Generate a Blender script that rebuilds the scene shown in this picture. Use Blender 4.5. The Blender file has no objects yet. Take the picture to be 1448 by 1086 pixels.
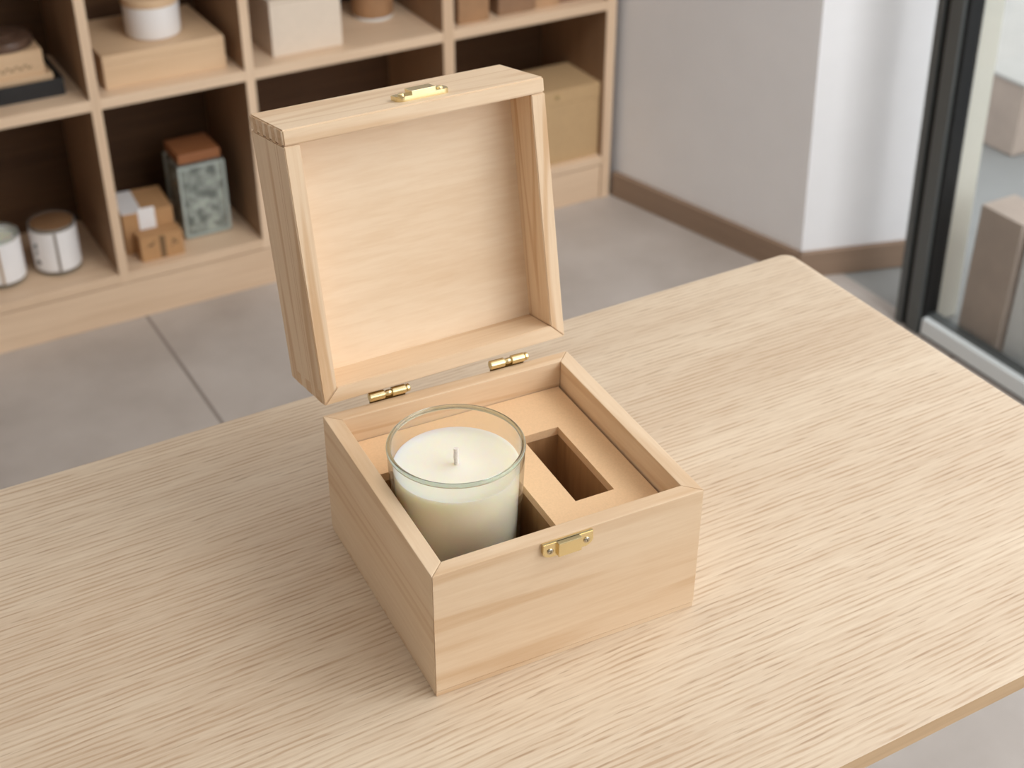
import bpy, bmesh, math, random
from mathutils import Vector, Matrix
random.seed(7)
C = bpy.context.scene.collection
S = bpy.context.scene
R = math.radians

# ------------------------------------------------------------------ camera
# world: z = 0 is the table top, x runs along the table, y to the shelves
cam_d = bpy.data.cameras.new('camera')
cam = bpy.data.objects.new('camera', cam_d)
C.objects.link(cam)
cam_d.sensor_width = 36.0
cam_d.lens = 2028.1 / 1448 * 36
cam_d.clip_start = 0.02
r_ = Vector((0.8669, -0.4986, 0.0023)).normalized()
f_ = Vector((0.4164, 0.7214, -0.5533)).normalized()
u_ = r_.cross(f_).normalized()
r_ = f_.cross(u_)
cam.matrix_world = Matrix(((r_.x, u_.x, -f_.x, -0.2357), (r_.y, u_.y, -f_.y, -0.4876), (r_.z, u_.z, -f_.z, 0.5579), (0, 0, 0, 1)))
cam_d.dof.use_dof = True
cam_d.dof.focus_distance = 0.765
cam_d.dof.aperture_fstop = 11.5
S.camera = cam

# ------------------------------------------------------------------ light
w = bpy.data.worlds.new('daylight'); S.world = w; w.use_nodes = True
bg = w.node_tree.nodes['Background']
bg.inputs[0].default_value = (0.93, 0.96, 1.0, 1)
bg.inputs[1].default_value = 1.5


def area(name, loc, target, sx, sy, power, col, spread=180):
    l = bpy.data.lights.new(name, 'AREA'); l.shape = 'RECTANGLE'
    l.size = sx; l.size_y = sy; l.energy = power; l.color = col; l.spread = R(spread)
    o = bpy.data.objects.new(name, l); C.objects.link(o)
    o.location = loc
    o.rotation_euler = (Vector(target) - Vector(loc)).to_track_quat('-Z', 'Y').to_euler()
    return o


area('window_daylight', (1.15, -0.30, 1.25), (0.0, 0.05, 0.0), 1.1, 0.9, 10.5, (1.0, 0.985, 0.965))
area('window_daylight_near', (1.12, -1.6, 0.95), (0.1, 0.05, 0.0), 1.5, 1.4, 16, (1.0, 0.985, 0.965))
area('front_fill', (0.3, -4.5, 1.2), (0.6, 1.7, -0.45), 4.0, 1.4, 8, (1.0, 0.985, 0.975))  # added fill from behind the camera; no window is built there
area('pier_fill', (1.12, -0.45, 1.85), (1.52, 1.25, -0.1), 0.9, 0.5, 4.2, (0.95, 0.98, 1.0), 55)  # invented lamp, added to brighten the white pier face
area('shelf_fill', (0.5, 0.1, 1.8), (0.55, 1.8, -0.4), 1.6, 0.4, 1.3, (1.0, 0.97, 0.93), 90)  # added fill that lifts the shelf fronts, not a known fitting
area('overhead_fill', (0.1, 0.2, 1.9), (0.1, 0.2, 0.0), 2.6, 2.6, 6.0, (1.0, 0.97, 0.93))  # broad unseen fill, added to lift the table and box interior
S.view_settings.view_transform = 'Standard'
S.view_settings.look = 'None'
S.view_settings.gamma = 1
S.view_settings.use_curve_mapping = False
S.view_settings.exposure = 0.14
S.cycles.max_bounces = 10
S.cycles.diffuse_bounces = 5
S.cycles.transparent_max_bounces = 16
S.cycles.use_denoising = True


# ------------------------------------------------------------------ materials
def lin(c):
    out = []
    for v in c:
        v /= 255.0
        out.append(v / 12.92 if v <= 0.04045 else ((v + 0.055) / 1.055) ** 2.4)
    return tuple(out) + (1,)


def newmat(name):
    m = bpy.data.materials.new(name); m.use_nodes = True
    nt = m.node_tree
    b = nt.nodes['Principled BSDF']
    return m, nt, b


def plain(name, col, rough=0.5, metal=0.0, noise=0.0, nscale=60, bump=0.0, spec=0.5, sss=0.0):
    m, nt, b = newmat(name)
    b.inputs['Base Color'].default_value = lin(col)
    b.inputs['Roughness'].default_value = rough
    b.inputs['Metallic'].default_value = metal
    b.inputs['Specular IOR Level'].default_value = spec
    if sss:
        b.inputs['Subsurface Weight'].default_value = sss
        b.inputs['Subsurface Radius'].default_value = (0.022, 0.014, 0.006)
        b.inputs['Subsurface Scale'].default_value = 1.0
    tc = nt.nodes.new('ShaderNodeTexCoord')
    n = nt.nodes.new('ShaderNodeTexNoise')
    n.inputs['Scale'].default_value = nscale; n.inputs['Detail'].default_value = 5
    nt.links.new(tc.outputs['Object'], n.inputs['Vector'])
    if noise:
        mx = nt.nodes.new('ShaderNodeMix'); mx.data_type = 'RGBA'
        dk = lin([max(0, v * (1 - noise)) for v in col]); lt = lin([min(255, v * (1 + noise * 0.5)) for v in col])
        mx.inputs[6].default_value = dk; mx.inputs[7].default_value = lt
        nt.links.new(n.outputs['Fac'], mx.inputs[0])
        nt.links.new(mx.outputs[2], b.inputs['Base Color'])
    if bump:
        bp = nt.nodes.new('ShaderNodeBump'); bp.inputs['Strength'].default_value = bump; bp.inputs['Distance'].default_value = 0.0005
        nt.links.new(n.outputs['Fac'], bp.inputs['Height'])
        nt.links.new(bp.outputs[0], b.inputs['Normal'])
    return m


def wood(name, base, grain, axis=0, fine=260, stretch=22, bands=40, band_amt=0.35, fine_amt=0.5, tone_amt=0.5, pores=0.0,
         rough=0.5, seed=0.0, distort=2.2, bump=0.04, spec=0.35, pore_len=0.09, band_st=7):
    """pale wood: fine streaks and growth bands along `axis` of the object's own coordinates"""
    m, nt, b = newmat(name)
    N = nt.nodes.new; L = nt.links.new
    tc = N('ShaderNodeTexCoord')

    def mapped(sc, st, off):
        mp = N('ShaderNodeMapping')
        s = [sc, sc, sc]; s[axis] = sc / st
        mp.inputs['Scale'].default_value = s
        mp.inputs['Location'].default_value = (seed + off, seed * 1.7 + off, seed * 0.6)
        L(tc.outputs['Object'], mp.inputs['Vector'])
        return mp

    def ramp(src, lo, hi):
        mr = N('ShaderNodeMapRange'); mr.inputs[1].default_value = lo; mr.inputs[2].default_value = hi
        L(src, mr.inputs[0]); return mr.outputs[0]

    def mul(a, k):
        mt = N('ShaderNodeMath'); mt.operation = 'MULTIPLY'; L(a, mt.inputs[0]); mt.inputs[1].default_value = k; return mt.outputs[0]

    def addn(a, c):
        mt = N('ShaderNodeMath'); mt.operation = 'ADD'; L(a, mt.inputs[0]); L(c, mt.inputs[1]); mt.use_clamp = True; return mt.outputs[0]
    # fine fibre streaks
    n1 = N('ShaderNodeTexNoise'); n1.inputs['Scale'].default_value = 1; n1.inputs['Detail'].default_value = 4; n1.inputs['Roughness'].default_value = 0.6
    L(mapped(fine, stretch, 3.1).outputs[0], n1.inputs['Vector'])
    f1 = mul(ramp(n1.outputs['Fac'], 0.38, 0.72), fine_amt)
    # growth bands: low noise folded through a sine
    n2 = N('ShaderNodeTexNoise'); n2.inputs['Scale'].default_value = 1; n2.inputs['Detail'].default_value = 2; n2.inputs['Roughness'].default_value = 0.45
    n2.inputs['Distortion'].default_value = 0.15
    L(mapped(bands / 4.0, band_st, 9.0).outputs[0], n2.inputs['Vector'])
    k = mul(n2.outputs['Fac'], distort * 14)
    sn = N('ShaderNodeMath'); sn.operation = 'SINE'; L(k, sn.inputs[0])
    f2 = mul(ramp(sn.outputs[0], 0.45, 1.0), band_amt)
    # broad tone changes
    n3 = N('ShaderNodeTexNoise'); n3.inputs['Scale'].default_value = 1; n3.inputs['Detail'].default_value = 2
    L(mapped(bands / 5.0, 6, 21.0).outputs[0], n3.inputs['Vector'])
    f3 = mul(ramp(n3.outputs['Fac'], 0.35, 0.7), tone_amt)
    tot = addn(addn(f1, f2), f3)
    mx = N('ShaderNodeMix'); mx.data_type = 'RGBA'
    mx.inputs[6].default_value = lin(base); mx.inputs[7].default_value = lin(grain)
    L(tot, mx.inputs[0])
    col = mx.outputs[2]
    if pores:
        n4 = N('ShaderNodeTexNoise'); n4.inputs['Scale'].default_value = 1; n4.inputs['Detail'].default_value = 1.5
        L(mapped(fine * 2.1, 1 / pore_len, 5.5).outputs[0], n4.inputs['Vector'])
        pf = mul(ramp(n4.outputs['Fac'], 0.60, 0.74), pores)
        m2 = N('ShaderNodeMix'); m2.data_type = 'RGBA'
        L(pf, m2.inputs[0]); L(col, m2.inputs[6]); m2.inputs[7].default_value = lin([v * 0.72 for v in grain])
        col = m2.outputs[2]
    L(col, b.inputs['Base Color'])
    b.inputs['Roughness'].default_value = rough
    b.inputs['Specular IOR Level'].default_value = spec
    bp = N('ShaderNodeBump'); bp.inputs['Strength'].default_value = bump * 4; bp.inputs['Distance'].default_value = 0.0004; bp.invert = True
    L(n1.outputs['Fac'], bp.inputs['Height']); L(bp.outputs[0], b.inputs['Normal'])
    return m


def oak(name, base, line, pore):
    """straight-grained oak veneer along x: many thin wavering lines, broken into dashes"""
    m, nt, b = newmat(name)
    N = nt.nodes.new; L = nt.links.new
    tc = N('ShaderNodeTexCoord')

    def noise(sx, sy, detail, rough=0.5, off=0.0):
        mp = N('ShaderNodeMapping'); mp.inputs['Scale'].default_value = (sx, sy, 1); mp.inputs['Location'].default_value = (off, off * 0.7, 0)
        L(tc.outputs['Object'], mp.inputs['Vector'])
        n = N('ShaderNodeTexNoise'); n.inputs['Scale'].default_value = 1; n.inputs['Detail'].default_value = detail; n.inputs['Roughness'].default_value = rough
        L(mp.outputs[0], n.inputs['Vector']); return n.outputs['Fac']

    def rng(src, lo, hi, a=0.0, c=1.0):
        mr = N('ShaderNodeMapRange'); mr.inputs[1].default_value = lo; mr.inputs[2].default_value = hi; mr.inputs[3].default_value = a; mr.inputs[4].default_value = c
        L(src, mr.inputs[0]); return mr.outputs[0]

    def op(kind, a, c, clamp=False):
        mt = N('ShaderNodeMath'); mt.operation = kind; mt.use_clamp = clamp
        for i, v in enumerate((a, c)):
            if isinstance(v, (int, float)): mt.inputs[i].default_value = v
            else: L(v, mt.inputs[i])
        return mt.outputs[0]
    sep = N('ShaderNodeSeparateXYZ'); L(tc.outputs['Object'], sep.inputs[0])
    ph = op('MULTIPLY', sep.outputs['Y'], 2 * math.pi / 0.0037)
    ph = op('ADD', ph, op('MULTIPLY', noise(2.2, 9, 1, 0.4, 2.0), 26))
    ph = op('ADD', ph, op('MULTIPLY', noise(24, 150, 2, 0.55, 5.0), 6.5))
    wave = N('ShaderNodeMath'); wave.operation = 'SINE'; L(ph, wave.inputs[0])
    lines = op('MULTIPLY', rng(wave.outputs[0], -0.1, 1.0), rng(noise(30, 170, 2, 0.6, 11.0), 0.36, 0.62))
    fib = rng(noise(16, 520, 4, 0.65, 3.0), 0.36, 0.70)
    tone = rng(noise(1.6, 17, 2, 0.5, 17.0), 0.35, 0.68)
    tot = op('ADD', op('MULTIPLY', lines, 0.70), op('MULTIPLY', fib, 0.42), True)
    tot = op('ADD', tot, op('MULTIPLY', tone, 0.34), True)
    mx = N('ShaderNodeMix'); mx.data_type = 'RGBA'; mx.inputs[6].default_value = lin(base); mx.inputs[7].default_value = lin(line); L(tot, mx.inputs[0])
    dash = op('MULTIPLY', rng(noise(55, 620, 1, 0.5, 7.0), 0.60, 0.70), rng(wave.outputs[0], 0.0, 0.8))
    m2 = N('ShaderNodeMix'); m2.data_type = 'RGBA'; L(op('MULTIPLY', dash, 0.5), m2.inputs[0]); L(mx.outputs[2], m2.inputs[6]); m2.inputs[7].default_value = lin(pore)
    L(m2.outputs[2], b.inputs['Base Color'])
    b.inputs['Roughness'].default_value = 0.42; b.inputs['Specular IOR Level'].default_value = 0.4
    bp = N('ShaderNodeBump'); bp.inputs['Strength'].default_value = 0.25; bp.inputs['Distance'].default_value = 0.0003; bp.invert = True
    L(tot, bp.inputs['Height']); L(bp.outputs[0], b.inputs['Normal'])
    return m


def clear_glass(name, tint=(240, 246, 244), rim=(150, 165, 160), ior=1.45, edge=0.5, haze=0.0):
    """thin clear glass: see-through with a fresnel sheen and a tinted grazing edge"""
    m, nt, b = newmat(name)
    nt.nodes.remove(b)
    N = nt.nodes.new; L = nt.links.new
    out = nt.nodes['Material Output']
    lw = N('ShaderNodeLayerWeight'); lw.inputs['Blend'].default_value = 0.25
    pw = N('ShaderNodeMath'); pw.operation = 'POWER'; pw.inputs[1].default_value = 2.0; L(lw.outputs['Facing'], pw.inputs[0])
    pm = N('ShaderNodeMath'); pm.operation = 'MULTIPLY'; pm.inputs[1].default_value = edge; L(pw.outputs[0], pm.inputs[0])
    mx = N('ShaderNodeMix'); mx.data_type = 'RGBA'; mx.inputs[6].default_value = lin(tint); mx.inputs[7].default_value = lin(rim); L(pm.outputs[0], mx.inputs[0])
    tr = N('ShaderNodeBsdfTransparent'); L(mx.outputs[2], tr.inputs[0])
    gl = N('ShaderNodeBsdfGlossy'); gl.inputs['Roughness'].default_value = 0.02
    f0 = ((ior - 1) / (ior + 1)) ** 2
    lf = N('ShaderNodeLayerWeight'); lf.inputs['Blend'].default_value = 0.5
    p5 = N('ShaderNodeMath'); p5.operation = 'POWER'; p5.inputs[1].default_value = 5.0; L(lf.outputs['Facing'], p5.inputs[0])
    fr = N('ShaderNodeMath'); fr.operation = 'MULTIPLY_ADD'; fr.inputs[1].default_value = 1 - f0; fr.inputs[2].default_value = f0; L(p5.outputs[0], fr.inputs[0])
    ms = N('ShaderNodeMixShader'); L(fr.outputs[0], ms.inputs[0]); L(tr.outputs[0], ms.inputs[1]); L(gl.outputs[0], ms.inputs[2])
    last = ms.outputs[0]
    if haze:
        df = N('ShaderNodeBsdfDiffuse'); df.inputs[0].default_value = lin(rim)
        m2 = N('ShaderNodeMixShader'); m2.inputs[0].default_value = haze
        L(last, m2.inputs[1]); L(df.outputs[0], m2.inputs[2]); last = m2.outputs[0]
    L(last, out.inputs['Surface'])
    return m


def solid_glass(name, col):
    m, nt, b = newmat(name)
    b.inputs['Base Color'].default_value = lin(col)
    b.inputs['Transmission Weight'].default_value = 1.0
    b.inputs['Roughness'].default_value = 0.02
    b.inputs['IOR'].default_value = 1.45
    return m


BASE, GRAIN = (231, 207, 177), (206, 170, 131)
M = {}
M['box_x'] = wood('pale_wood_along_width', BASE, GRAIN, 0, 420, 16, 70, 0.42, 0.26, 0.30, seed=1.3, distort=4.0, band_st=15, rough=0.5)
M['box_y'] = wood('pale_wood_along_depth', BASE, GRAIN, 1, 420, 16, 70, 0.38, 0.26, 0.30, seed=4.1, distort=4.0, band_st=15, rough=0.5)
M['lid_z'] = wood('pale_wood_upright_grain', BASE, GRAIN, 2, 520, 26, 110, 0.65, 0.30, 0.30, seed=7.7, distort=5, band_st=22, rough=0.5)
M['lid_x'] = wood('pale_wood_lid', BASE, GRAIN, 0, 420, 16, 80, 0.45, 0.26, 0.28, seed=2.9, distort=4, band_st=15, rough=0.5)
M['lid_panel'] = wood('pale_birch_panel', (238, 216, 188), (216, 183, 146), 0, 330, 9, 55, 0.16, 0.30, 0.40, seed=5.5, rough=0.5)
M['end_grain'] = wood('pale_wood_end_grain', (222, 190, 155), (196, 160, 122), 1, 700, 8, 120, 0.35, 0.5, 0.4, seed=3.0, rough=0.6)
M['mdf'] = plain('fibreboard', (234, 198, 157), 0.75, noise=0.06, nscale=900, spec=0.2)
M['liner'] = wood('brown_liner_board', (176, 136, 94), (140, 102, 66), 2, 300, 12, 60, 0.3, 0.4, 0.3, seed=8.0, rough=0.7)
M['table'] = oak('pale_oak_veneer', (222, 204, 180), (190, 163, 135), (160, 132, 106))
M['table_edge'] = wood('oak_edge_band', (206, 174, 136), (184, 150, 112), 0, 300, 26, 40, 0.2, 0.5, 0.3, seed=2.0, rough=0.4)
M['shelf'] = wood('oak_shelf_board', (229, 202, 173), (207, 177, 147), 0, 120, 24, 20, 0.25, 0.5, 0.4, seed=6.0, rough=0.45)
M['shelf_up'] = wood('oak_shelf_upright', (229, 202, 173), (207, 177, 147), 2, 120, 24, 20, 0.25, 0.5, 0.4, seed=6.6, rough=0.5)
M['shelf_side_shade'] = wood('oak_upright_shaded', (152, 120, 92), (128, 98, 73), 2, 120, 24, 20, 0.25, 0.5, 0.4, seed=6.3, rough=0.5)  # darker copy of the upright oak: cubby shade put into the colour
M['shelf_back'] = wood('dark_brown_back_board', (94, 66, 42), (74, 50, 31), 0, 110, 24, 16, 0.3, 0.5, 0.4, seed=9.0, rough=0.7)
M['brass'] = plain('polished_brass', (232, 214, 166), 0.26, 1.0, noise=0.03, nscale=200)
M['brass_dark'] = plain('brass_joint', (120, 96, 52), 0.35, 1.0)
M['steel'] = plain('screw_steel', (196, 186, 166), 0.25, 1.0)
M['wax'] = plain('cream_wax', (243, 238, 223), 0.42, noise=0.008, nscale=40, spec=0.35, sss=0.8)
M['wick'] = plain('cotton_wick', (240, 230, 221), 0.9, noise=0.12, nscale=900)
M['glass'] = clear_glass('clear_tumbler_glass', (252, 253, 252), (176, 182, 176), 1.38, 0.5)
M['glass_rim'] = solid_glass('glass_rim', (214, 224, 218))
M['pane'] = clear_glass('window_pane_glass', (248, 249, 249), (222, 225, 225), 1.45, 0.3)
M['jar_glass'] = clear_glass('storage_jar_glass', (246, 248, 246), (214, 218, 214), 1.4, 0.6, haze=0.10)
M['jar_edge'] = plain('pale_glass_edge', (196, 203, 198), 0.15, noise=0.05, nscale=80)
M['wall'] = plain('white_plaster', (240, 240, 242), 0.85, noise=0.02, nscale=14, spec=0.15)
M['wall_taupe'] = plain('taupe_plaster', (216, 208, 198), 0.85, noise=0.03, nscale=14, spec=0.15)
M['ceiling'] = plain('white_ceiling', (236, 234, 230), 0.9)
M['base'] = wood('brown_baseboard', (148, 125, 106), (126, 104, 86), 0, 90, 20, 14, 0.25, 0.5, 0.3, seed=3.3, rough=0.6)
M['frame'] = plain('dark_grey_aluminium', (98, 102, 102), 0.4, 0.3, noise=0.05, nscale=30)
M['gasket'] = plain('black_rubber', (18, 18, 18), 0.6)
M['rail'] = plain('grey_aluminium_rail', (226, 232, 234), 0.4, 0.0)
M['ground'] = plain('grey_paving', (150, 150, 147), 0.85, noise=0.1, nscale=5)
M['cream'] = plain('cream_paint', (226, 222, 208), 0.7, noise=0.02, nscale=12)
M['stone_brown'] = plain('brown_clad', (192, 174, 160), 0.8, noise=0.1, nscale=18)
M['stone_pale'] = plain('pale_stone', (196, 193, 186), 0.85, noise=0.08, nscale=9)
M['white_panel'] = plain('pale_grey_panel', (236, 238, 238), 0.6, noise=0.02, nscale=10)
M['kraft'] = plain('kraft_card', (187, 143, 98), 0.8, noise=0.08, nscale=140)
M['kraft_pale'] = plain('pale_kraft_card', (196, 164, 122), 0.75, noise=0.05, nscale=120)
M['brown_card'] = plain('brown_wood_block', (168, 128, 92), 0.65, noise=0.12, nscale=60)
M['brown_card2'] = plain('grey_brown_block', (150, 116, 88), 0.65, noise=0.12, nscale=60)
M['tan_card'] = plain('tan_block', (190, 152, 116), 0.65, noise=0.1, nscale=60)
M['red_brown'] = plain('red_brown_block', (140, 100, 76), 0.65, noise=0.1, nscale=60)
M['cream_card'] = plain('cream_carton', (226, 210, 192), 0.7, noise=0.03, nscale=90)
M['paper'] = plain('white_paper', (238, 235, 234), 0.7, noise=0.02, nscale=80)
M['ceramic'] = plain('white_ceramic', (240, 236, 234), 0.35, noise=0.01, nscale=30)
M['black'] = plain('black_tray', (34, 34, 36), 0.5, noise=0.1, nscale=50)
M['ink'] = plain('brown_ink', (120, 92, 62), 0.8)
M['ink_dark'] = plain('dark_green_ink', (52, 58, 52), 0.8)
M['seam'] = plain('grey_seam', (128, 118, 106), 0.7)
M['straw'] = plain('straw_stripe', (178, 152, 122), 0.7)
M['lid_dark'] = wood('dark_brown_wood', (108, 84, 70), (80, 60, 48), 0, 160, 18, 30, 0.3, 0.5, 0.4, seed=1.0, rough=0.3)
M['lid_brown'] = wood('brown_cork_lid', (138, 104, 74), (112, 82, 56), 0, 160, 14, 30, 0.3, 0.5, 0.4, seed=1.5, rough=0.6)
M['lid_red'] = wood('reddish_wood', (168, 114, 76), (140, 88, 54), 0, 160, 18, 30, 0.3, 0.5, 0.4, seed=2.5, rough=0.5)
M['shelf_wood'] = wood('pale_wood_shelf_box', (224, 193, 158), (205, 171, 134), 0, 160, 22, 26, 0.25, 0.4, 0.4, seed=4.5, rough=0.55)


def salt_mat():
    m, nt, b = newmat('grey_green_crystals')
    N = nt.nodes.new; L = nt.links.new
    tc = N('ShaderNodeTexCoord'); v = N('ShaderNodeTexNoise'); v.inputs['Scale'].default_value = 62; v.inputs['Detail'].default_value = 3
    L(tc.outputs['Object'], v.inputs['Vector'])
    cr = N('ShaderNodeValToRGB')
    cr.color_ramp.elements[0].position = 0.36; cr.color_ramp.elements[0].color = lin((88, 94, 90))
    cr.color_ramp.elements[1].position = 0.66; cr.color_ramp.elements[1].color = lin((190, 195, 187))
    L(v.outputs['Fac'], cr.inputs[0]); L(cr.outputs[0], b.inputs['Base Color'])
    b.inputs['Roughness'].default_value = 0.7
    return m


M['salt'] = salt_mat()


def floor_mat():
    m, nt, b = newmat('taupe_floor_tiles')
    N = nt.nodes.new; L = nt.links.new
    tc = N('ShaderNodeTexCoord')
    mp = N('ShaderNodeMapping'); mp.inputs['Location'].default_value = (-0.295, -0.92, 0)
    L(tc.outputs['Object'], mp.inputs['Vector'])
    br = N('ShaderNodeTexBrick'); br.offset = 0.0; br.squash = 1.0
    br.inputs['Scale'].default_value = 1.0; br.inputs['Mortar Size'].default_value = 0.0035; br.inputs['Mortar Smooth'].default_value = 0.3
    br.inputs['Brick Width'].default_value = 1.2; br.inputs['Row Height'].default_value = 0.9
    L(mp.outputs[0], br.inputs['Vector'])
    n = N('ShaderNodeTexNoise'); n.inputs['Scale'].default_value = 5; n.inputs['Detail'].default_value = 6; n.inputs['Roughness'].default_value = 0.55
    L(tc.outputs['Object'], n.inputs['Vector'])
    mr = N('ShaderNodeMapRange'); mr.inputs[1].default_value = 0.3; mr.inputs[2].default_value = 0.7; L(n.outputs['Fac'], mr.inputs[0])
    mx = N('ShaderNodeMix'); mx.data_type = 'RGBA'; mx.inputs[6].default_value = lin((166, 156, 148)); mx.inputs[7].default_value = lin((190, 181, 174))
    L(mr.outputs[0], mx.inputs[0])
    m2 = N('ShaderNodeMix'); m2.data_type = 'RGBA'; L(br.outputs['Fac'], m2.inputs[0]); L(mx.outputs[2], m2.inputs[6]); m2.inputs[7].default_value = lin((132, 122, 115))
    L(m2.outputs[2], b.inputs['Base Color'])
    b.inputs['Roughness'].default_value = 0.45
    b.inputs['Specular IOR Level'].default_value = 0.4
    return m


M['floor'] = floor_mat()


# ------------------------------------------------------------------ mesh helpers
def obj(name, bm, m, parent=None, smooth=False):
    me = bpy.data.meshes.new(name)
    bmesh.ops.recalc_face_normals(bm, faces=bm.faces[:])
    bm.to_mesh(me); bm.free()
    for p in me.polygons: p.use_smooth = smooth
    for mm in (m if isinstance(m, (list, tuple)) else [m]): me.materials.append(mm)
    o = bpy.data.objects.new(name, me); C.objects.link(o)
    if parent: o.parent = parent
    return o


def auto(o, ang=35):
    """smooth only the soft edges"""
    me = o.data
    for p in me.polygons: p.use_smooth = True
    bm = bmesh.new(); bm.from_mesh(me)
    for e in bm.edges:
        if len(e.link_faces) == 2 and e.calc_face_angle(0) > R(ang): e.smooth = False
    bm.to_mesh(me); bm.free()
    return o


def add_box(bm, x0, x1, y0, y1, z0, z1, bev=0.0, seg=2):
    vs = [bm.verts.new((x, y, z)) for z in (z0, z1) for y in (y0, y1) for x in (x0, x1)]
    fs = [(0, 2, 3, 1), (4, 5, 7, 6), (0, 1, 5, 4), (2, 6, 7, 3), (0, 4, 6, 2), (1, 3, 7, 5)]
    faces = [bm.faces.new([vs[i] for i in f]) for f in fs]
    if bev:
        es = list({e for f in faces for e in f.edges})
        bmesh.ops.bevel(bm, geom=es, offset=bev, segments=seg, affect='EDGES', profile=0.6)
    return bm


def bx(x0, x1, y0, y1, z0, z1, bev=0.0, seg=2):
    return add_box(bmesh.new(), x0, x1, y0, y1, z0, z1, bev, seg)


def add_prism(bm, pts, z0, z1, pts_top=None, bev=0.0):
    a = [bm.verts.new((x, y, z0)) for x, y in pts]
    b = [bm.verts.new((x, y, z1)) for x, y in (pts_top or pts)]
    n = len(pts)
    fs = [bm.faces.new(a[::-1]), bm.faces.new(b)]
    for i in range(n): fs.append(bm.faces.new([a[i], a[(i + 1) % n], b[(i + 1) % n], b[i]]))
    if bev:
        bmesh.ops.bevel(bm, geom=list({e for f in fs for e in f.edges}), offset=bev, segments=2, affect='EDGES', profile=0.6)
    return bm


def lathe(profile, n=96, cx=0, cy=0, bm=None, closed=False):
    """profile of (r, z); r = 0 collapses to a pole"""
    bm = bm or bmesh.new()
    rings = []
    for r, z in profile:
        if r <= 1e-7: rings.append([bm.verts.new((cx, cy, z))])
        else: rings.append([bm.verts.new((cx + r * math.cos(2 * math.pi * i / n), cy + r * math.sin(2 * math.pi * i / n), z)) for i in range(n)])
    pairs = list(zip(rings, rings[1:]))
    if closed: pairs.append((rings[-1], rings[0]))
    for a, b in pairs:
        for i in range(n):
            j = (i + 1) % n
            if len(a) == 1 and len(b) == 1: continue
            if len(a) == 1: bm.faces.new([a[0], b[j], b[i]])
            elif len(b) == 1: bm.faces.new([a[i], a[j], b[0]])
            else: bm.faces.new([a[i], a[j], b[j], b[i]])
    return bm


def lathe_x(profile, n=40):
    bm = lathe([(r, z) for r, z in profile], n)
    bmesh.ops.rotate(bm, verts=bm.verts[:], cent=(0, 0, 0), matrix=Matrix.Rotation(R(90), 3, 'Y'))
    return bm


def move(bm, v):
    bmesh.ops.translate(bm, verts=bm.verts[:], vec=v)
    return bm


def tag(o, label, cat, group=None):
    o['label'] = label; o['category'] = cat
    if group: o['group'] = group
    return o


def thing(name, label, cat, loc=(0, 0, 0), rz=0.0, group=None):
    o = bpy.data.objects.new(name, None); C.objects.link(o)
    o.empty_display_size = 0.02
    o.location = loc; o.rotation_euler = (0, 0, rz)
    return tag(o, label, cat, group)


def struct(o):
    o['kind'] = 'structure'
    return o


def tube(pts, r, n=8):
    """a thin round line through 3-D points"""
    bm = bmesh.new(); rings = []
    P = [Vector(p) for p in pts]
    for i, p in enumerate(P):
        t = (P[min(i + 1, len(P) - 1)] - P[max(i - 1, 0)]).normalized()
        a = t.orthogonal().normalized() if abs(t.y) > 0.9 else t.cross(Vector((0, 1, 0))).normalized()
        b = t.cross(a)
        rings.append([bm.verts.new(p + r * (a * math.cos(2 * math.pi * k / n) + b * math.sin(2 * math.pi * k / n))) for k in range(n)])
    for a, b in zip(rings, rings[1:]):
        for k in range(n): bm.faces.new([a[k], a[(k + 1) % n], b[(k + 1) % n], b[k]])
    bm.faces.new(rings[0][::-1]); bm.faces.new(rings[-1])
    return bm


# ------------------------------------------------------------------ the room
FZ = -0.75
LEAN = 0.045


def lean(bm, base=FZ, k=LEAN):
    for v in bm.verts: v.co.x -= k * (v.co.z - base)
    return bm


struct(obj('floor', bx(-2.6, 1.47, -4.8, 2.1, FZ - 0.05, FZ), M['floor']))
struct(obj('ground', bx(1.47, 6.0, -4.8, 5.0, FZ - 0.05, FZ - 0.002), M['ground']))
struct(obj('ceiling', bx(-2.6, 1.47, -4.8, 2.1, 1.95, 2.05), M['ceiling']))
struct(obj('wall_back', bx(-2.6, 1.285, 1.985, 2.1, FZ, 1.95), M['wall']))
struct(obj('wall_left', bx(-2.7, -2.6, -4.8, 2.1, FZ, 1.95), M['wall_taupe']))
struct(obj('wall_front', bx(-2.6, 1.47, -4.9, -4.8, FZ, 1.95), M['wall']))
# the angled pier between the shelves and the glazing
H_ = 1.95 - FZ
NS = 16
side = [(1.285 + (1.3942 - 1.285) * i / NS, 1.732 + (1.2685 - 1.732) * i / NS, i / NS) for i in range(NS + 1)]
rest = [(1.70, 1.178, 1.0), (1.83, 1.62, 1.0), (1.83, 2.1, 0.0)]
pts_ = [(1.285, 2.1, 0.0)] + side + rest
bm = add_prism(bmesh.new(), [(x, y) for x, y, k in pts_], FZ, 1.95, [(x - LEAN * H_ * k, y) for x, y, k in pts_])
struct(auto(obj('wall_right', bm, M['wall']), 25))


def along(p, q, off):
    """points p, q pushed out by off to the left of p->q"""
    d = Vector((q[0] - p[0], q[1] - p[1])).normalized(); n = Vector((-d.y, d.x))
    return (p[0] + n.x * off, p[1] + n.y * off), (q[0] + n.x * off, q[1] + n.y * off)


def base_strip(name, p, q, ext0, ext1, h=0.052, t=0.012):
    d = Vector((q[0] - p[0], q[1] - p[1])); L_ = d.length
    o = obj(name, bx(-ext0, L_ + ext1, -t, -0.0005, 0, h, 0.002), M['base'])
    o.location = (p[0], p[1], FZ); o.rotation_euler = (0, 0, math.atan2(d.y, d.x))
    return struct(o)


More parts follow.
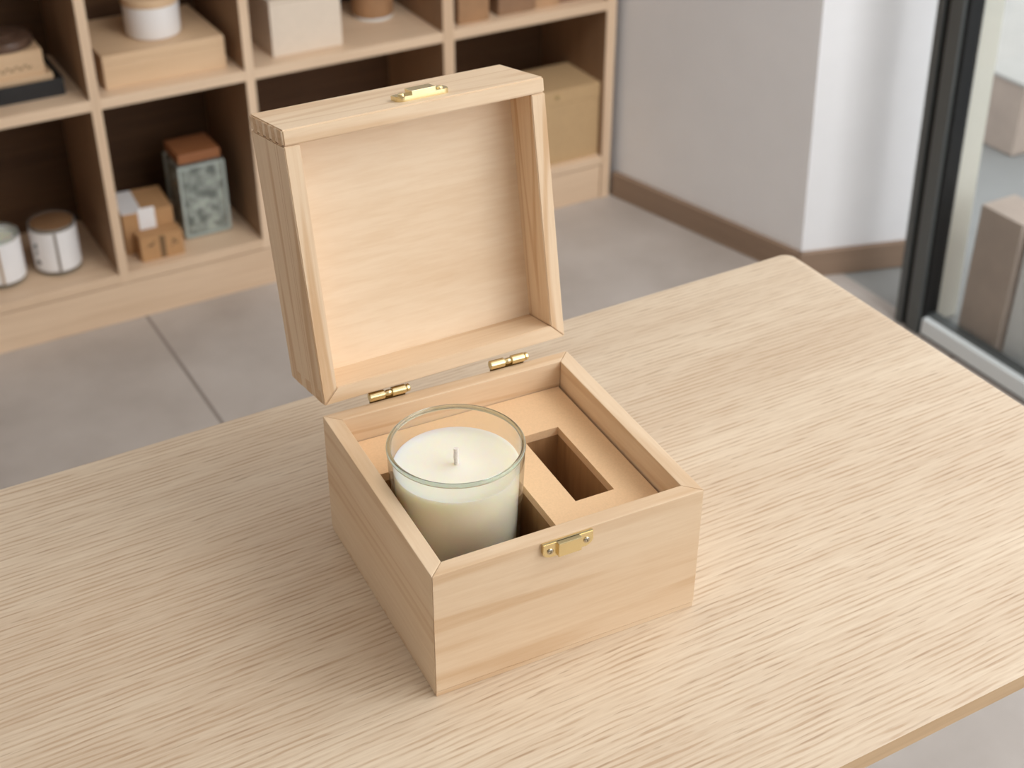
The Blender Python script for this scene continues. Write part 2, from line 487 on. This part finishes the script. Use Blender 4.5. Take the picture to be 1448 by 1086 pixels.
base_strip('baseboard_left', (1.285, 1.732), (1.3942, 1.2685), -0.004, 0.008)
base_strip('baseboard_right', (1.3942, 1.2685), (1.70, 1.178), 0.010, 0.0)
# glazing along the right: post, bottom and top rail, pane
win = bpy.data.objects.new('window_1', None); C.objects.link(win); struct(win)
win.location = (1.44, 1.03, FZ)
hgt = 2.7


def wobj(name, bm, m): return obj(name, move(bm, (-1.44, -1.03, -FZ)), m, win)


wobj('window_jamb', lean(bx(1.438, 1.476, 1.046, 1.060, FZ, 1.95, 0.001)), M['frame'])
wobj('window_gasket', lean(bx(1.443, 1.474, 1.032, 1.046, FZ, 1.95)), M['gasket'])
wobj('window_post', lean(bx(1.437, 1.476, 1.005, 1.032, FZ, 1.95, 0.0015)), M['frame'])
wobj('window_gasket', lean(bx(1.444, 1.474, 0.998, 1.005, FZ, 1.95)), M['gasket'])
wobj('window_rail', bx(1.438, 1.474, -4.8, 0.998, FZ + 0.006, FZ + 0.036, 0.002), M['rail'])
wobj('window_gasket', bx(1.443, 1.474, -4.8, 0.998, FZ, FZ + 0.006), M['gasket'])
wobj('window_gasket', bx(1.450, 1.468, -4.8, 0.998, FZ + 0.036, FZ + 0.041), M['frame'])
wobj('window_rail', bx(1.33, 1.47, -4.8, 0.95, 1.80, 1.95, 0.002), M['rail'])
bm = bx(1.456, 1.462, -4.78, 1.000, FZ + 0.041, 1.80)
wobj('window_pane', lean(bm), M['pane'])

# beyond the glass
tag(obj('column', lean(bx(1.478, 1.546, 1.020, 1.075, FZ, 1.6, 0.002), k=0.05), M['cream']),
    'cream painted column behind the glass, next to the dark window post', 'column')
t = thing('display_plinth', 'brown upright plinth standing just behind the glass', 'plinth', (1.515, 0.912, FZ))
obj('body', bx(-0.035, 0.04, -0.044, 0.044, 0, 0.262, 0.002), M['stone_brown'], t)
obj('base_plate', bx(-0.037, 0.042, -0.046, 0.046, -0.001, 0.006), M['stone_brown'], t)
tag(obj('panel', bx(1.49, 1.53, 0.60, 0.862, FZ, FZ + 0.255, 0.003), M['white_panel']),
    'pale grey panel behind the glass, right of the brown plinth', 'panel')
t = thing('bench', 'brown bench with pale stone top, farther out behind the glass', 'bench', (2.132, 1.533, FZ))
obj('seat_top', bx(-0.004, 1.3, -0.085, 0.9, 0.158, 0.166, 0.002), M['stone_pale'], t)
obj('base', bx(0.0, 1.2, -0.080, 0.85, 0.0, 0.158, 0.003), M['stone_brown'], t)

# ------------------------------------------------------------------ table
tx0, tx1, ty0, ty1, tth = -1.05, 0.478, -0.142, 0.297, 0.0135
t = thing('table', 'pale oak table carrying the open wooden box', 'table', ((tx0 + tx1) / 2, (ty0 + ty1) / 2, FZ))
ox, oy = (tx0 + tx1) / 2, (ty0 + ty1) / 2


def rounded_rect(x0, x1, y0, y1, r, n=8):
    pts = []
    for cx, cy, a0 in ((x1 - r, y1 - r, 0), (x0 + r, y1 - r, 90), (x0 + r, y0 + r, 180), (x1 - r, y0 + r, 270)):
        for i in range(n + 1):
            a = R(a0 + 90 * i / n); pts.append((cx + r * math.cos(a), cy + r * math.sin(a)))
    return pts


bm = bmesh.new()
pts = rounded_rect(tx0 - ox, tx1 - ox, ty0 - oy, ty1 - oy, 0.009)
ztop = -FZ
rings = []
for ins, z in ((0.0012, ztop - tth), (0, ztop - tth + 0.0012), (0, ztop - 0.0016), (0.0012, ztop - 0.0003), (0.0022, ztop)):
    rings.append([bm.verts.new((x * (1 - ins / 0.7), y * (1 - ins / 0.22), z)) for x, y in pts])
for a, b in zip(rings, rings[1:]):
    for i in range(len(pts)): bm.faces.new([a[i], a[(i + 1) % len(pts)], b[(i + 1) % len(pts)], b[i]])
bm.faces.new(rings[0][::-1]); bm.faces.new(rings[-1])
tb = auto(obj('tabletop', bm, [M['table'], M['table_edge']], t), 20)
for p in tb.data.polygons:
    if abs(p.normal.z) < 0.5: p.material_index = 1      # the banded edge
for sx in (-1, 1):
    for sy in (-1, 1):
        x, y = sx * (0.764 - 0.30), sy * (0.2195 - 0.08)
        obj('leg', add_prism(bmesh.new(), [(x - .014, y - .014), (x + .014, y - .014), (x + .014, y + .014), (x - .014, y + .014)], 0, ztop - tth,
            [(x - .02, y - .02), (x + .02, y - .02), (x + .02, y + .02), (x - .02, y + .02)], 0.002), M['table_edge'], t)
for sy in (-1, 1):
    obj('apron', bx(-0.45, 0.45, sy * 0.1395 - 0.009, sy * 0.1395 + 0.009, ztop - tth - 0.06, ztop - tth, 0.001), M['table_edge'], t)

# ------------------------------------------------------------------ wooden box
W, D, H, T = 0.160, 0.1566, 0.0835, 0.0091
YAW = R(-3.5)
ca, sa = math.cos(YAW), math.sin(YAW)


def bl(x, y, z=0.0):
    """box frame (front left bottom corner = 0) to the room"""
    return (ca * x - sa * y, sa * x + ca * y, z)


hw, hd = W / 2, D / 2
box = thing('wooden_box', 'open pale wooden box with hinged lid standing on the oak table', 'box', bl(hw, hd, 0), YAW)
zb = 0.0034
g = 0.00012  # hairline at the mitres


def mitre(a, b, c, d): return add_prism(bmesh.new(), [a, b, c, d], zb, H, bev=0.0005)


obj('front_panel', mitre((-hw + g, -hd), (hw - g, -hd), (hw - T - g, -hd + T), (-hw + T + g, -hd + T)), M['box_x'], box)
obj('back_panel', mitre((-hw + T + g, hd - T), (hw - T - g, hd - T), (hw - g, hd), (-hw + g, hd)), M['box_x'], box)
obj('side_panel', mitre((-hw, -hd + g), (-hw + T, -hd + T + g), (-hw + T, hd - T - g), (-hw, hd - g)), M['box_y'], box)
obj('side_panel', mitre((hw - T, -hd + T + g), (hw, -hd + g), (hw, hd - g), (hw - T, hd - T - g)), M['box_y'], box)
obj('bottom_panel', bx(-hw + 0.0003, hw - 0.0003, -hd + 0.0003, hd - 0.0003, 0, 0.0031, 0.0004), M['box_x'], box)


def clasp_mesh(L_, hgt_, th, tab_w, tab_th):
    """catch plate: x along, y = out of the wood (towards -y), z up; lower corners rounded"""
    bm = bmesh.new(); n = 6; r = hgt_ * 0.42
    prof = [(-L_ / 2, hgt_ / 2), ]
    prof += [(-L_ / 2 + r - r * math.cos(R(90 * i / n)), -hgt_ / 2 + r - r * math.sin(R(90 * i / n))) for i in range(n + 1)]
    prof += [(L_ / 2 - r + r * math.sin(R(90 * i / n)), -hgt_ / 2 + r - r * math.cos(R(90 * i / n))) for i in range(n + 1)]
    prof += [(L_ / 2, hgt_ / 2)]
    a = [bm.verts.new((x, 0, z)) for x, z in prof]; b = [bm.verts.new((x, -th, z)) for x, z in prof]
    m_ = len(prof)
    fs = [bm.faces.new(a), bm.faces.new(b[::-1])] + [bm.faces.new([a[i], b[i], b[(i + 1) % m_], a[(i + 1) % m_]]) for i in range(m_)]
    bmesh.ops.bevel(bm, geom=[e for e in fs[1].edges], offset=0.0004, segments=2, affect='EDGES')
    add_box(bm, -tab_w / 2, tab_w / 2, -tab_th, -th * 0.5, -hgt_ / 2 + 0.0002, hgt_ / 2, 0.0003)
    return bm


def screw_mesh(r, h):
    bm = lathe([(0, 0.0), (r, 0.0), (r * 0.97, h * 0.5), (r * 0.75, h * 0.9), (r * 0.35, h), (r * 0.3, h * 0.45), (0, h * 0.4)], 24)
    bmesh.ops.rotate(bm, verts=bm.verts[:], cent=(0, 0, 0), matrix=Matrix.Rotation(R(90), 3, 'X'))
    return bm


ccx = 0.0760 - hw
cl = obj('clasp_plate', move(clasp_mesh(0.0295, 0.0088, 0.0024, 0.0135, 0.0046), (ccx, -hd, 0.0782)), M['brass'], box)
cl['label'] = 'brass catch plate'
for sx in (-1, 1):
    s = obj('screw', move(screw_mesh(0.0019, 0.0009), (ccx + sx * 0.0107, -hd - 0.0023, 0.0778)), M['steel'], cl)
    auto(s)

# hinges between the back wall and the lid
for hx in (0.0415, 0.1198):
    prof = [(0, -0.0123), (0.0024, -0.0123), (0.00275, -0.0119), (0.00275, -0.0030), (0.0025, -0.0027), (0.0016, -0.0025), (0.0016, -0.0015), (0.0019, -0.0008), (0.0019, 0.0006),
            (0.0016, 0.0012), (0.0016, 0.0018), (0.0025, 0.0020), (0.00275, 0.0023), (0.00275, 0.0104), (0.0025, 0.0107), (0.0016, 0.0108), (0.0016, 0.0114),
            (0.0024, 0.0115), (0.0023, 0.0129), (0.0015, 0.0137), (0, 0.0139)]
    hb = obj('hinge', move(lathe_x(prof), (hx - hw, hd + 0.0006, H + 0.0036)), M['brass'], box)
    hb['label'] = 'brass barrel hinge'
    auto(hb, 30)
    obj('hinge_leaf', bx(hx - hw - 0.012, hx - hw + 0.0105, hd + 0.0002, hd + 0.0011, H - 0.012, H + 0.003, 0.0002), M['brass_dark'], hb)

# lid: local x across, y = into the lid, z = from the hinge edge to the catch edge
LA, LY = R(11.0), R(2.4)
LT, LH, LE = 0.0536, 0.1612, 0.027
lid_m = M['lid_x']
lid = obj('lid', bx(-hw + T - 0.0002, hw - T + 0.0002, LE, LT - 0.0006, T - 0.0002, LH - T + 0.0002), M['lid_panel'], box)
lid.location = (0.0010, hd + 0.0012, H + 0.0078)
lid.rotation_euler = (-LA, 0, LY)


def lid_prism(pts, y0, y1, m, name, bev=0.0005):
    """prism of an x-z outline running from y0 to y1"""
    bm = bmesh.new()
    a = [bm.verts.new((x, y0, z)) for x, z in pts]; b = [bm.verts.new((x, y1, z)) for x, z in pts]
    n = len(pts)
    fs = [bm.faces.new(a), bm.faces.new(b[::-1])] + [bm.faces.new([a[i], b[i], b[(i + 1) % n], a[(i + 1) % n]]) for i in range(n)]
    bmesh.ops.bevel(bm, geom=list({e for f in fs for e in f.edges}), offset=bev, segments=2, affect='EDGES')
    return obj(name, bm, m, lid)


lid_prism([(-hw + T + g, T), (-hw + g, 0), (hw - g, 0), (hw - T - g, T)], 0, LT, M['lid_x'], 'lid_wall')
lid_prism([(-hw, LH - T), (hw, LH - T), (hw, LH), (-hw, LH)], 0, LT, M['lid_x'], 'lid_wall', 0.0009)
for s in (-1, 1):
    q = [(s * hw, g), (s * (hw - T), T + g), (s * (hw - T), LH - T - g), (s * hw, LH - T - g)]
    lid_prism(q, 0, LT, M['lid_z'], 'lid_wall')
# finger joints on the left and right flanks: end grain let into the corners, nearly flush
for s in (-1, 1):
    for (z0, z1) in ((LH - 0.0092, LH - 0.0005), (0.0005, 0.0082)):
        bm = bmesh.new()
        k = 5 if z0 > 0.1 else 3
        span = LT - 0.004
        for i in range(k):
            w_ = span / (2 * k)
            y0 = 0.003 + i * span / k
            xs = sorted((s * (hw - 0.0003), s * (hw + 0.00012)))
            add_box(bm, xs[0], xs[1], y0, y0 + w_, z0, z1)
        fj = obj('finger_joint', bm, M['end_grain'], lid)
        fj['label'] = 'darker end grain fingers'
# catch on the lid's outer edge (its top as it stands open)
bm = clasp_mesh(0.0325, 0.0100, 0.0028, 0.0150, 0.0052)
bmesh.ops.rotate(bm, verts=bm.verts[:], cent=(0, 0, 0), matrix=Matrix.Rotation(R(-90), 3, 'X'))   # out of the wood = +z
for v in bm.verts: v.co.y *= 1
lcx = 0.0880 - hw
lc = obj('clasp_plate', move(bm, (lcx, 0.0128, LH)), M['brass'], lid)
lc['label'] = 'brass catch plate'
for sx in (-1, 1):
    auto(obj('screw', move(lathe([(0, 0), (0.0022, 0), (0.0021, 0.0006), (0.0016, 0.0011), (0.0007, 0.0012), (0.0006, 0.0005), (0, 0.0005)], 24),
                           (lcx + sx * 0.0118, 0.0132, LH + 0.0027)), M['brass'], lid))
for hx in (0.0415, 0.1198):
    obj('hinge_leaf', bx(hx - hw - 0.011, hx - hw + 0.0095, 0.0045, 0.016, -0.0012, -0.0002, 0.0002), M['brass_dark'], lid)

# ------------------------------------------------------------------ insert with two openings
INS = H - 0.0177
ins = thing('box_insert', 'tan fibreboard insert with two cut-outs set inside the wooden box', 'box insert', bl(hw, hd, 0.0031), YAW)
iz = INS - 0.0031
c = 0.0006


def plate_with_holes(x0, x1, y0, y1, holes, z0, z1):
    xs = sorted({x0, x1, *[v for h in holes for v in h[:2]]}); ys = sorted({y0, y1, *[v for h in holes for v in h[2:]]})
    bm = bmesh.new(); vt = {}

    def V(i, j, z):
        key = (i, j, z)
        if key not in vt: vt[key] = bm.verts.new((xs[i], ys[j], z))
        return vt[key]

    def solid(i, j):
        if i < 0 or j < 0 or i >= len(xs) - 1 or j >= len(ys) - 1: return False
        mx_, my_ = (xs[i] + xs[i + 1]) / 2, (ys[j] + ys[j + 1]) / 2
        return not any(h[0] < mx_ < h[1] and h[2] < my_ < h[3] for h in holes)
    for i in range(len(xs) - 1):
        for j in range(len(ys) - 1):
            if not solid(i, j): continue
            bm.faces.new([V(i, j, z1), V(i + 1, j, z1), V(i + 1, j + 1, z1), V(i, j + 1, z1)])
            bm.faces.new([V(i, j, z0), V(i, j + 1, z0), V(i + 1, j + 1, z0), V(i + 1, j, z0)])
            for di, dj, a, b in ((-1, 0, (i, j + 1), (i, j)), (1, 0, (i + 1, j), (i + 1, j + 1)), (0, -1, (i, j), (i + 1, j)), (0, 1, (i + 1, j + 1), (i, j + 1))):
                if not solid(i + di, j + dj):
                    bm.faces.new([V(*a, z0), V(*b, z0), V(*b, z1), V(*a, z1)])
    return bm


h1 = (0.0100 - hw, 0.0850 - hw, 0.0240 - hd, 0.1120 - hd)      # the candle's opening
h2 = (0.1045 - hw, 0.1290 - hw, 0.0417 - hd, 0.1088 - hd)      # the empty oblong opening
xa, xb, ya, yb = -hw + T + c, hw - T - c * 2.5, -hd + T + c, hd - T - c
obj('top_sheet', plate_with_holes(xa, xb, ya, yb, (h1, h2), iz - 0.0055, iz), M['mdf'], ins)


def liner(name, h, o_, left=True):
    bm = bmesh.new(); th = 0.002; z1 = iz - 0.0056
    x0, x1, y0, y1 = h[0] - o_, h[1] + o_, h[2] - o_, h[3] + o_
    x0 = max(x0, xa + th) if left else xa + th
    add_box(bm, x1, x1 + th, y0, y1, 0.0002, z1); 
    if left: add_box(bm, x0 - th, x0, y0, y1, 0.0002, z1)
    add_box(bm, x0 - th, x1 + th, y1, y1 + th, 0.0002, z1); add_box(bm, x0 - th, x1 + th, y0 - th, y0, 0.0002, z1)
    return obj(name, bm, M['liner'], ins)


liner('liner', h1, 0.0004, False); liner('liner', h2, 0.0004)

# ------------------------------------------------------------------ candle
cz0 = 0.0036
can = thing('candle', 'cream candle in a clear glass tumbler standing in the wooden box', 'candle', bl(0.0465, 0.0719, cz0), YAW)
ch = 0.1044 - cz0
ro, rb = 0.0376, 0.0338
th = 0.0022


def rad(z): return rb + (ro - rb) * (z / ch)


prof = [(0, 0), (rb - 0.003, 0), (rb - 0.0008, 0.0008), (rad(0.003), 0.003)]
prof += [(rad(ch * k / 12), ch * k / 12) for k in range(1, 12)]
prof += [(rad(ch) - 0.0001, ch - 0.0014)]
inner = [(rad(ch) - th, ch - 0.0014)] + [(rad(ch * k / 12) - th, ch * k / 12) for k in range(11, 0, -1)] + [(rb - th, 0.007), (rb - 0.006, 0.006), (0, 0.006)]
gl = auto(obj('glass', lathe(prof + inner, 128), M['glass'], can), 50)
# rounded lip
rc = rad(ch) - th / 2; rr = 0.00145
lip = [(rc + rr * math.cos(R(a)) * 0.9, ch - 0.0012 + rr * math.sin(R(a))) for a in range(0, 360, 24)]
obj('lip', lathe(lip, 128, closed=True), M['glass_rim'], gl, True)
wz = 0.0900 - cz0
wr = [rad(z) - th - 0.0002 for z in (0.0065, wz)]
wprof = [(0, 0.0066), (wr[0] - 0.003, 0.0066), (wr[0], 0.009)] + [(rad(wz * k / 8) - th - 0.0002, wz * k / 8) for k in range(2, 8)]
wprof += [(wr[1], wz + 0.0006), (wr[1] - 0.0006, wz + 0.0006), (wr[1] - 0.0022, wz - 0.0001), (wr[1] - 0.006, wz - 0.0004), (0.012, wz - 0.0004), (0.004, wz), (0.0018, wz + 0.0004), (0, wz + 0.0004)]
wax = auto(obj('wax', lathe(wprof, 128), M['wax'], can), 60)
wk = [(0, 0, wz - 0.001), (0.0001, 0, wz + 0.002), (-0.0001, 0.0001, wz + 0.005), (0.0001, 0, wz + 0.008), (0.00005, 0.0002, wz + 0.0108)]
bm = tube(wk, 0.0014, 10)
auto(obj('wick', bm, M['wick'], can), 60)

# ------------------------------------------------------------------ shelving unit
SY, SB = 1.7247, 1.972
sh = thing('shelving_unit', 'oak cubby shelving unit against the back wall', 'shelving unit', (0.55, (SY + SB) / 2, FZ))


def sobj(name, bm, m): return obj(name, move(bm, (-0.55, -(SY + SB) / 2, -FZ)), m, sh)


ups = [(-0.115, -0.098), (0.2590, 0.2755), (0.5222, 0.5385), (0.8975, 0.9195), (1.2480, 1.2690)]
ZT = 0.345
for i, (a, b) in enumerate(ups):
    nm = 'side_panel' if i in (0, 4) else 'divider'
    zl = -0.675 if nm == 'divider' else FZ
    up = sobj(nm, bx(a, b, SY + 0.002, SB, zl, ZT, 0.0005), M['shelf_side_shade']); up['label'] = 'oak upright with cubby shade in its colour'
    obj('unshaded_edge', move(bx(a, b, SY, SY + 0.002, zl, ZT, 0.0006), (-0.55, -(SY + SB) / 2, -FZ)), M['shelf_up'], up)['label'] = 'pale oak front edge'  # same oak without the painted shade, split off as a front strip
for i in range(4):
    a, b = ups[i][1], ups[i + 1][0]
    for z0, z1 in ((-0.356, -0.338), (-0.016, 0.002)):
        sobj('shelf_board', bx(a, b, SY + 0.0005, SB, z0, z1, 0.001), M['shelf'])
    sobj('back_board', bx(a, b, SB - 0.008, SB - 0.001, -0.657, ZT - 0.018), M['shelf_back'])
    sobj('top_board', bx(a, b, SY + 0.0005, SB, ZT - 0.018, ZT, 0.001), M['shelf'])
sobj('bottom_board', bx(ups[0][1], ups[4][0], SY + 0.0005, SB, -0.6745, -0.657, 0.001), M['shelf'])
sobj('plinth', bx(ups[0][1], ups[4][0], SY + 0.003, SY + 0.02, FZ, -0.677, 0.001), M['shelf'])

zt, zbm = -0.338, -0.657
SP = 'goods on the shelves'

# upper left cubby: black tray, carved box, round dark lid
t = thing('tray', 'black tray on the left shelf, holding a lettered wooden box', 'tray', (0.125, 1.853, zt))
bm = bmesh.new(); x0, x1, y0, y1, hh, q = -0.105, 0.1095, -0.08, 0.08, 0.0285, 0.004
add_box(bm, x0, x1, y0, y1, 0, 0.003)
obj('tray_floor', bm, M['black'], t)
bm = bmesh.new()
add_box(bm, x0, x1, y0, y0 + q, 0.003, hh, 0.0006); add_box(bm, x0, x1, y1 - q, y1, 0.003, hh, 0.0006)
add_box(bm, x0, x0 + q, y0 + q, y1 - q, 0.003, hh); add_box(bm, x1 - q, x1, y0 + q, y1 - q, 0.003, hh)
obj('tray_rim', bm, M['black'], t)
t = thing('lettered_box', 'small pale wooden box with brown script, standing in the black tray', 'box', (0.14, 1.843, zt + 0.003))
obj('body', bx(-0.055, 0.0725, -0.050, 0.05, 0.0315, 0.072, 0.0012), M['shelf_wood'], t)
obj('base_lip', bx(-0.062, 0.083, -0.057, 0.057, 0.0, 0.0315, 0.003), M['shelf_wood'], t)
scr = []
for i in range(64):
    u = i / 63
    scr.append((-0.045 + 0.098 * u, -0.0502, 0.0435 + 0.0035 * u + 0.0042 * math.sin(u * 44) * (1.3 if u < 0.12 else 0.75) + 0.0008 * math.sin(u * 91)))
wr_ = obj('script_writing', tube(scr, 0.0008, 6), M['ink'], t)
wr_['label'] = 'brown handwritten script'
t = thing('round_lid', 'dark brown round lid lying on the small lettered box', 'lid', (0.162, 1.8385, zt + 0.075))
auto(obj('rim', lathe([(0, 0), (0.045, 0), (0.0475, 0.002), (0.048, 0.010), (0.046, 0.0145), (0.042, 0.0155), (0, 0.0155)], 64), M['lid_dark'], t), 30)
auto(obj('knob', lathe([(0, 0.0155), (0.020, 0.0155), (0.0205, 0.018), (0.018, 0.0195), (0, 0.0198)], 48), M['lid_dark'], t), 30)

# second cubby, upper: wooden box with white jar
t = thing('wooden_case', 'shallow pale wooden case lying under the white jar', 'case', (0.399, 1.846, zt))
obj('body', bx(-0.1035, 0.1035, -0.089, 0.092, 0, 0.041, 0.001), M['shelf_wood'], t)
obj('lid', bx(-0.1035, 0.1035, -0.089, 0.092, 0.0413, 0.0562, 0.001), M['shelf_wood'], t)
t = thing('lidded_jar', 'white ceramic jar with wooden lid, on the pale wooden case', 'jar', (0.4065, 1.8285, zt + 0.0562))
auto(obj('body', lathe([(0, 0), (0.041, 0), (0.0445, 0.002), (0.0455, 0.006), (0.0465, 0.053), (0.045, 0.054), (0, 0.054)], 64), M['ceramic'], t), 30)
auto(obj('lid', lathe([(0, 0.054), (0.046, 0.054), (0.0478, 0.056), (0.0478, 0.066), (0.046, 0.0685), (0, 0.069)], 64), M['shelf_wood'], t), 30)

# third cubby, upper: cream carton and brown tub
t = thing('carton', 'tall cream carton on the upper shelf, left of the brown tub', 'carton', (0.652, 1.823, zt))
obj('body', bx(-0.0650, 0.0650, -0.0640, 0.064, 0, 0.092, 0.001), M['cream_card'], t)
obj('lid', bx(-0.0650, 0.0650, -0.0640, 0.064, 0.0925, 0.0985, 0.001), M['cream_card'], t)
t = thing('tub', 'round brown tub with a grey foot, beside the cream carton', 'tub', (0.8285, 1.872, zt))
auto(obj('foot', lathe([(0, 0), (0.036, 0), (0.037, 0.001), (0.037, 0.0045), (0.0355, 0.005), (0, 0.005)], 48), M['rail'], t), 30)
auto(obj('body', lathe([(0, 0.005), (0.0365, 0.005), (0.038, 0.007), (0.0385, 0.085), (0.037, 0.087), (0, 0.087)], 48), M['brown_card'], t), 30)
auto(obj('lid', lathe([(0, 0.087), (0.0395, 0.087), (0.0395, 0.1), (0.037, 0.102), (0, 0.102)], 48), M['lid_brown'], t), 30)

# fourth cubby, upper: row of blocks
for (x0, x1, y0, hh, mk, lb) in ((0.9395, 1.0030, 1.7455, 0.15, 'brown_card', 'mid brown box on the right upper shelf, at the left end of its row'),
                                (1.0250, 1.1030, 1.7500, 0.13, 'brown_card2', 'wide grey brown box, second in the row on the right upper shelf'),
                                (1.1050, 1.1560, 1.7520, 0.12, 'tan_card', 'light tan box, right of the wide grey brown box'),
                                (1.1600, 1.2360, 1.7600, 0.11, 'red_brown', 'dark reddish brown box, against the right end of the upper shelf')):
    t = thing('storage_box', lb, 'box', ((x0 + x1) / 2, y0 + 0.06, zt), 0, 'row of boxes on the right upper shelf')
    wv = (x1 - x0) / 2
    obj('body', bx(-wv, wv, -0.06, 0.06, 0, hh - 0.025, 0.001), M[mk], t)
    obj('lid', bx(-wv, wv, -0.06, 0.06, hh - 0.0245, hh, 0.001), M[mk], t)

# lower left cubby: two labelled candles
GC = 'white candles on the lower left shelf'
for (x, y, lb, brown) in ((0.1785, 1.809, 'white labelled candle with brown lid on the lower shelf', True),
                          (0.0830, 1.8115, 'white labelled candle without lid, at the left edge of the lower shelf', False)):
    t = thing('jar_candle', lb, 'candle', (x, y, zbm), 0, GC)
    auto(obj('glass', lathe([(0, 0), (0.035, 0), (0.038, 0.002), (0.0385, 0.006), (0.0395, 0.088), (0.039, 0.0895), (0.0375, 0.0895), (0.0372, 0.088), (0.0362, 0.010), (0, 0.008)], 64), M['jar_glass'], t), 40)
    auto(obj('label', lathe([(0.0387, 0.0095), (0.0392, 0.0095), (0.0398, 0.083), (0.0393, 0.083)], 64, closed=True), M['paper'], t), 40)
    auto(obj('wax', lathe([(0, 0.009), (0.0355, 0.0105), (0.0365, 0.076), (0, 0.077)], 64), M['wax'], t), 40)
    if brown:
        auto(obj('lid', lathe([(0, 0.080), (0.0362, 0.080), (0.0362, 0.0885), (0.034, 0.0895), (0, 0.0895)], 64), M['lid_brown'], t), 40)
    # upright seam of the label, towards the viewer
    for (ang, wd, mk, z0, z1) in ((R(-99), 0.0022, 'seam' if brown else 'straw', 0.010, 0.0825),):
        bm = bx(-wd, wd, -0.0006, 0.0003, z0, z1)
        for v in bm.verts:
            k = (v.co.z - 0.0095) / 0.0735
            v.co.y += -(0.0394 + 0.0006 * k)
        bmesh.ops.rotate(bm, verts=bm.verts[:], cent=(0, 0, 0), matrix=Matrix.Rotation(ang + R(90), 3, 'Z'))
        obj('label_seam', bm, M[mk], t)
    if brown:
        bm = bmesh.new()
        for (a0, z0, sz) in ((-158, 0.055, 0.0055), (-152, 0.060, 0.003), (-154, 0.046, 0.0035), (-160, 0.040, 0.003), (-156, 0.027, 0.0055), (-150, 0.024, 0.003), (-162, 0.020, 0.003)):
            n = 7
            vs = []
            for k in range(n):
                rk = sz * (1 if k % 2 == 0 else 0.55)
                aa = R(a0) + rk * math.cos(2 * math.pi * k / n) / 0.0398
                z = z0 + rk * math.sin(2 * math.pi * k / n)
                rr2 = 0.0392 + 0.0006 * (z - 0.0095) / 0.0735 + 0.0003
                vs.append((aa, z, rr2))
            o1 = [bm.verts.new((q_ * math.cos(a), q_ * math.sin(a), z)) for a, z, q_ in vs]
            i1 = [bm.verts.new(((q_ - 0.0005) * math.cos(a), (q_ - 0.0005) * math.sin(a), z)) for a, z, q_ in vs]
            bm.faces.new(o1); bm.faces.new(i1[::-1])
            for k in range(n): bm.faces.new([o1[k], i1[k], i1[(k + 1) % n], o1[(k + 1) % n]])
        pr = obj('label_print', bm, M['ink_dark'], t); pr['label'] = 'dark leafy print'

# second cubby, lower: kraft boxes and storage jar
t = thing('parcel_box', 'larger kraft box with white labels, behind the small kraft box', 'box', (0.3410, 1.830, zbm), R(-4))
obj('body', bx(-0.0445, 0.0445, -0.045, 0.05, 0, 0.078, 0.001), M['kraft'], t)
obj('label', bx(-0.0440, -0.008, -0.0445, 0.048, 0.0779, 0.0786), M['paper'], t)
obj('label', bx(-0.0165, 0.013, -0.0457, -0.0449, 0.024, 0.085), M['paper'], t)
t = thing('gift_box', 'small kraft box with faint stamps, in front of the larger kraft box', 'box', (0.3470, 1.766, zbm), R(-1))
obj('body', bx(-0.0385, 0.0385, -0.0175, 0.015, 0, 0.046, 0.001), M['kraft'], t)
bm = bmesh.new()
add_box(bm, -0.004, 0.006, -0.0178, -0.0174, 0.002, 0.044)
for (sx, sz, a, b) in ((-0.020, 0.030, 0.004, 0.0025), (-0.014, 0.034, 0.002, 0.002), (0.021, 0.030, 0.003, 0.003), (0.026, 0.025, 0.0025, 0.002), (0.018, 0.022, 0.002, 0.0015)):
    add_box(bm, sx - a, sx + a, -0.0178, -0.0174, sz - b, sz + b)
st = obj('stamp', bm, M['ink'], t); st['label'] = 'brown stamped marks'
t = thing('storage_jar', 'square glass jar of grey-green crystals with a wooden lid', 'jar', (0.4460, 1.832, zbm))
bm = bmesh.new()
obj('glass', bx(-0.0440, 0.0440, -0.043, 0.043, 0, 0.144, 0.006, 3), M['jar_glass'], t)
obj('contents', bx(-0.0360, 0.0360, -0.0400, 0.0385, 0.008, 0.134, 0.004), M['salt'], t)
bm = bmesh.new()
for sx in (-1, 1):
    for sy in (-1, 1): add_box(bm, sx * 0.0402 - 0.0026, sx * 0.0402 + 0.0026, sy * 0.0392 - 0.0026, sy * 0.0392 + 0.0026, 0.004, 0.140, 0.0012)
    add_box(bm, -0.0376, 0.0376, sx * 0.0396 - 0.0022, sx * 0.0396 + 0.0022, 0.003, 0.0078, 0.001)
    add_box(bm, -0.0376, 0.0376, sx * 0.0396 - 0.0022, sx * 0.0396 + 0.0022, 0.136, 0.140, 0.001)
    add_box(bm, sx * 0.0402 - 0.0022, sx * 0.0402 + 0.0022, -0.0366, 0.0366, 0.003, 0.0078, 0.001)
o = obj('glass_edges', bm, M['jar_edge'], t); o['label'] = 'thick pale glass edges'
obj('lid', bx(-0.0390, 0.0390, -0.0385, 0.0385, 0.1442, 0.1625, 0.003), M['lid_red'], t)

# fourth cubby, lower: tan carton with a brass tag
t = thing('lidded_carton', 'large tan carton on the lower right shelf, with a tiny brass catch', 'carton', (1.1600, 1.803, zbm))
obj('body', bx(-0.0930, 0.0870, -0.064, 0.058, 0, 0.124, 0.001), M['kraft_pale'], t)
obj('lid', bx(-0.0935, 0.0875, -0.0645, 0.0585, 0.1245, 0.1535, 0.001), M['kraft_pale'], t)
obj('catch', bx(-0.017, -0.007, -0.0665, -0.0643, 0.1365, 0.1445, 0.0008), M['brass'], t)
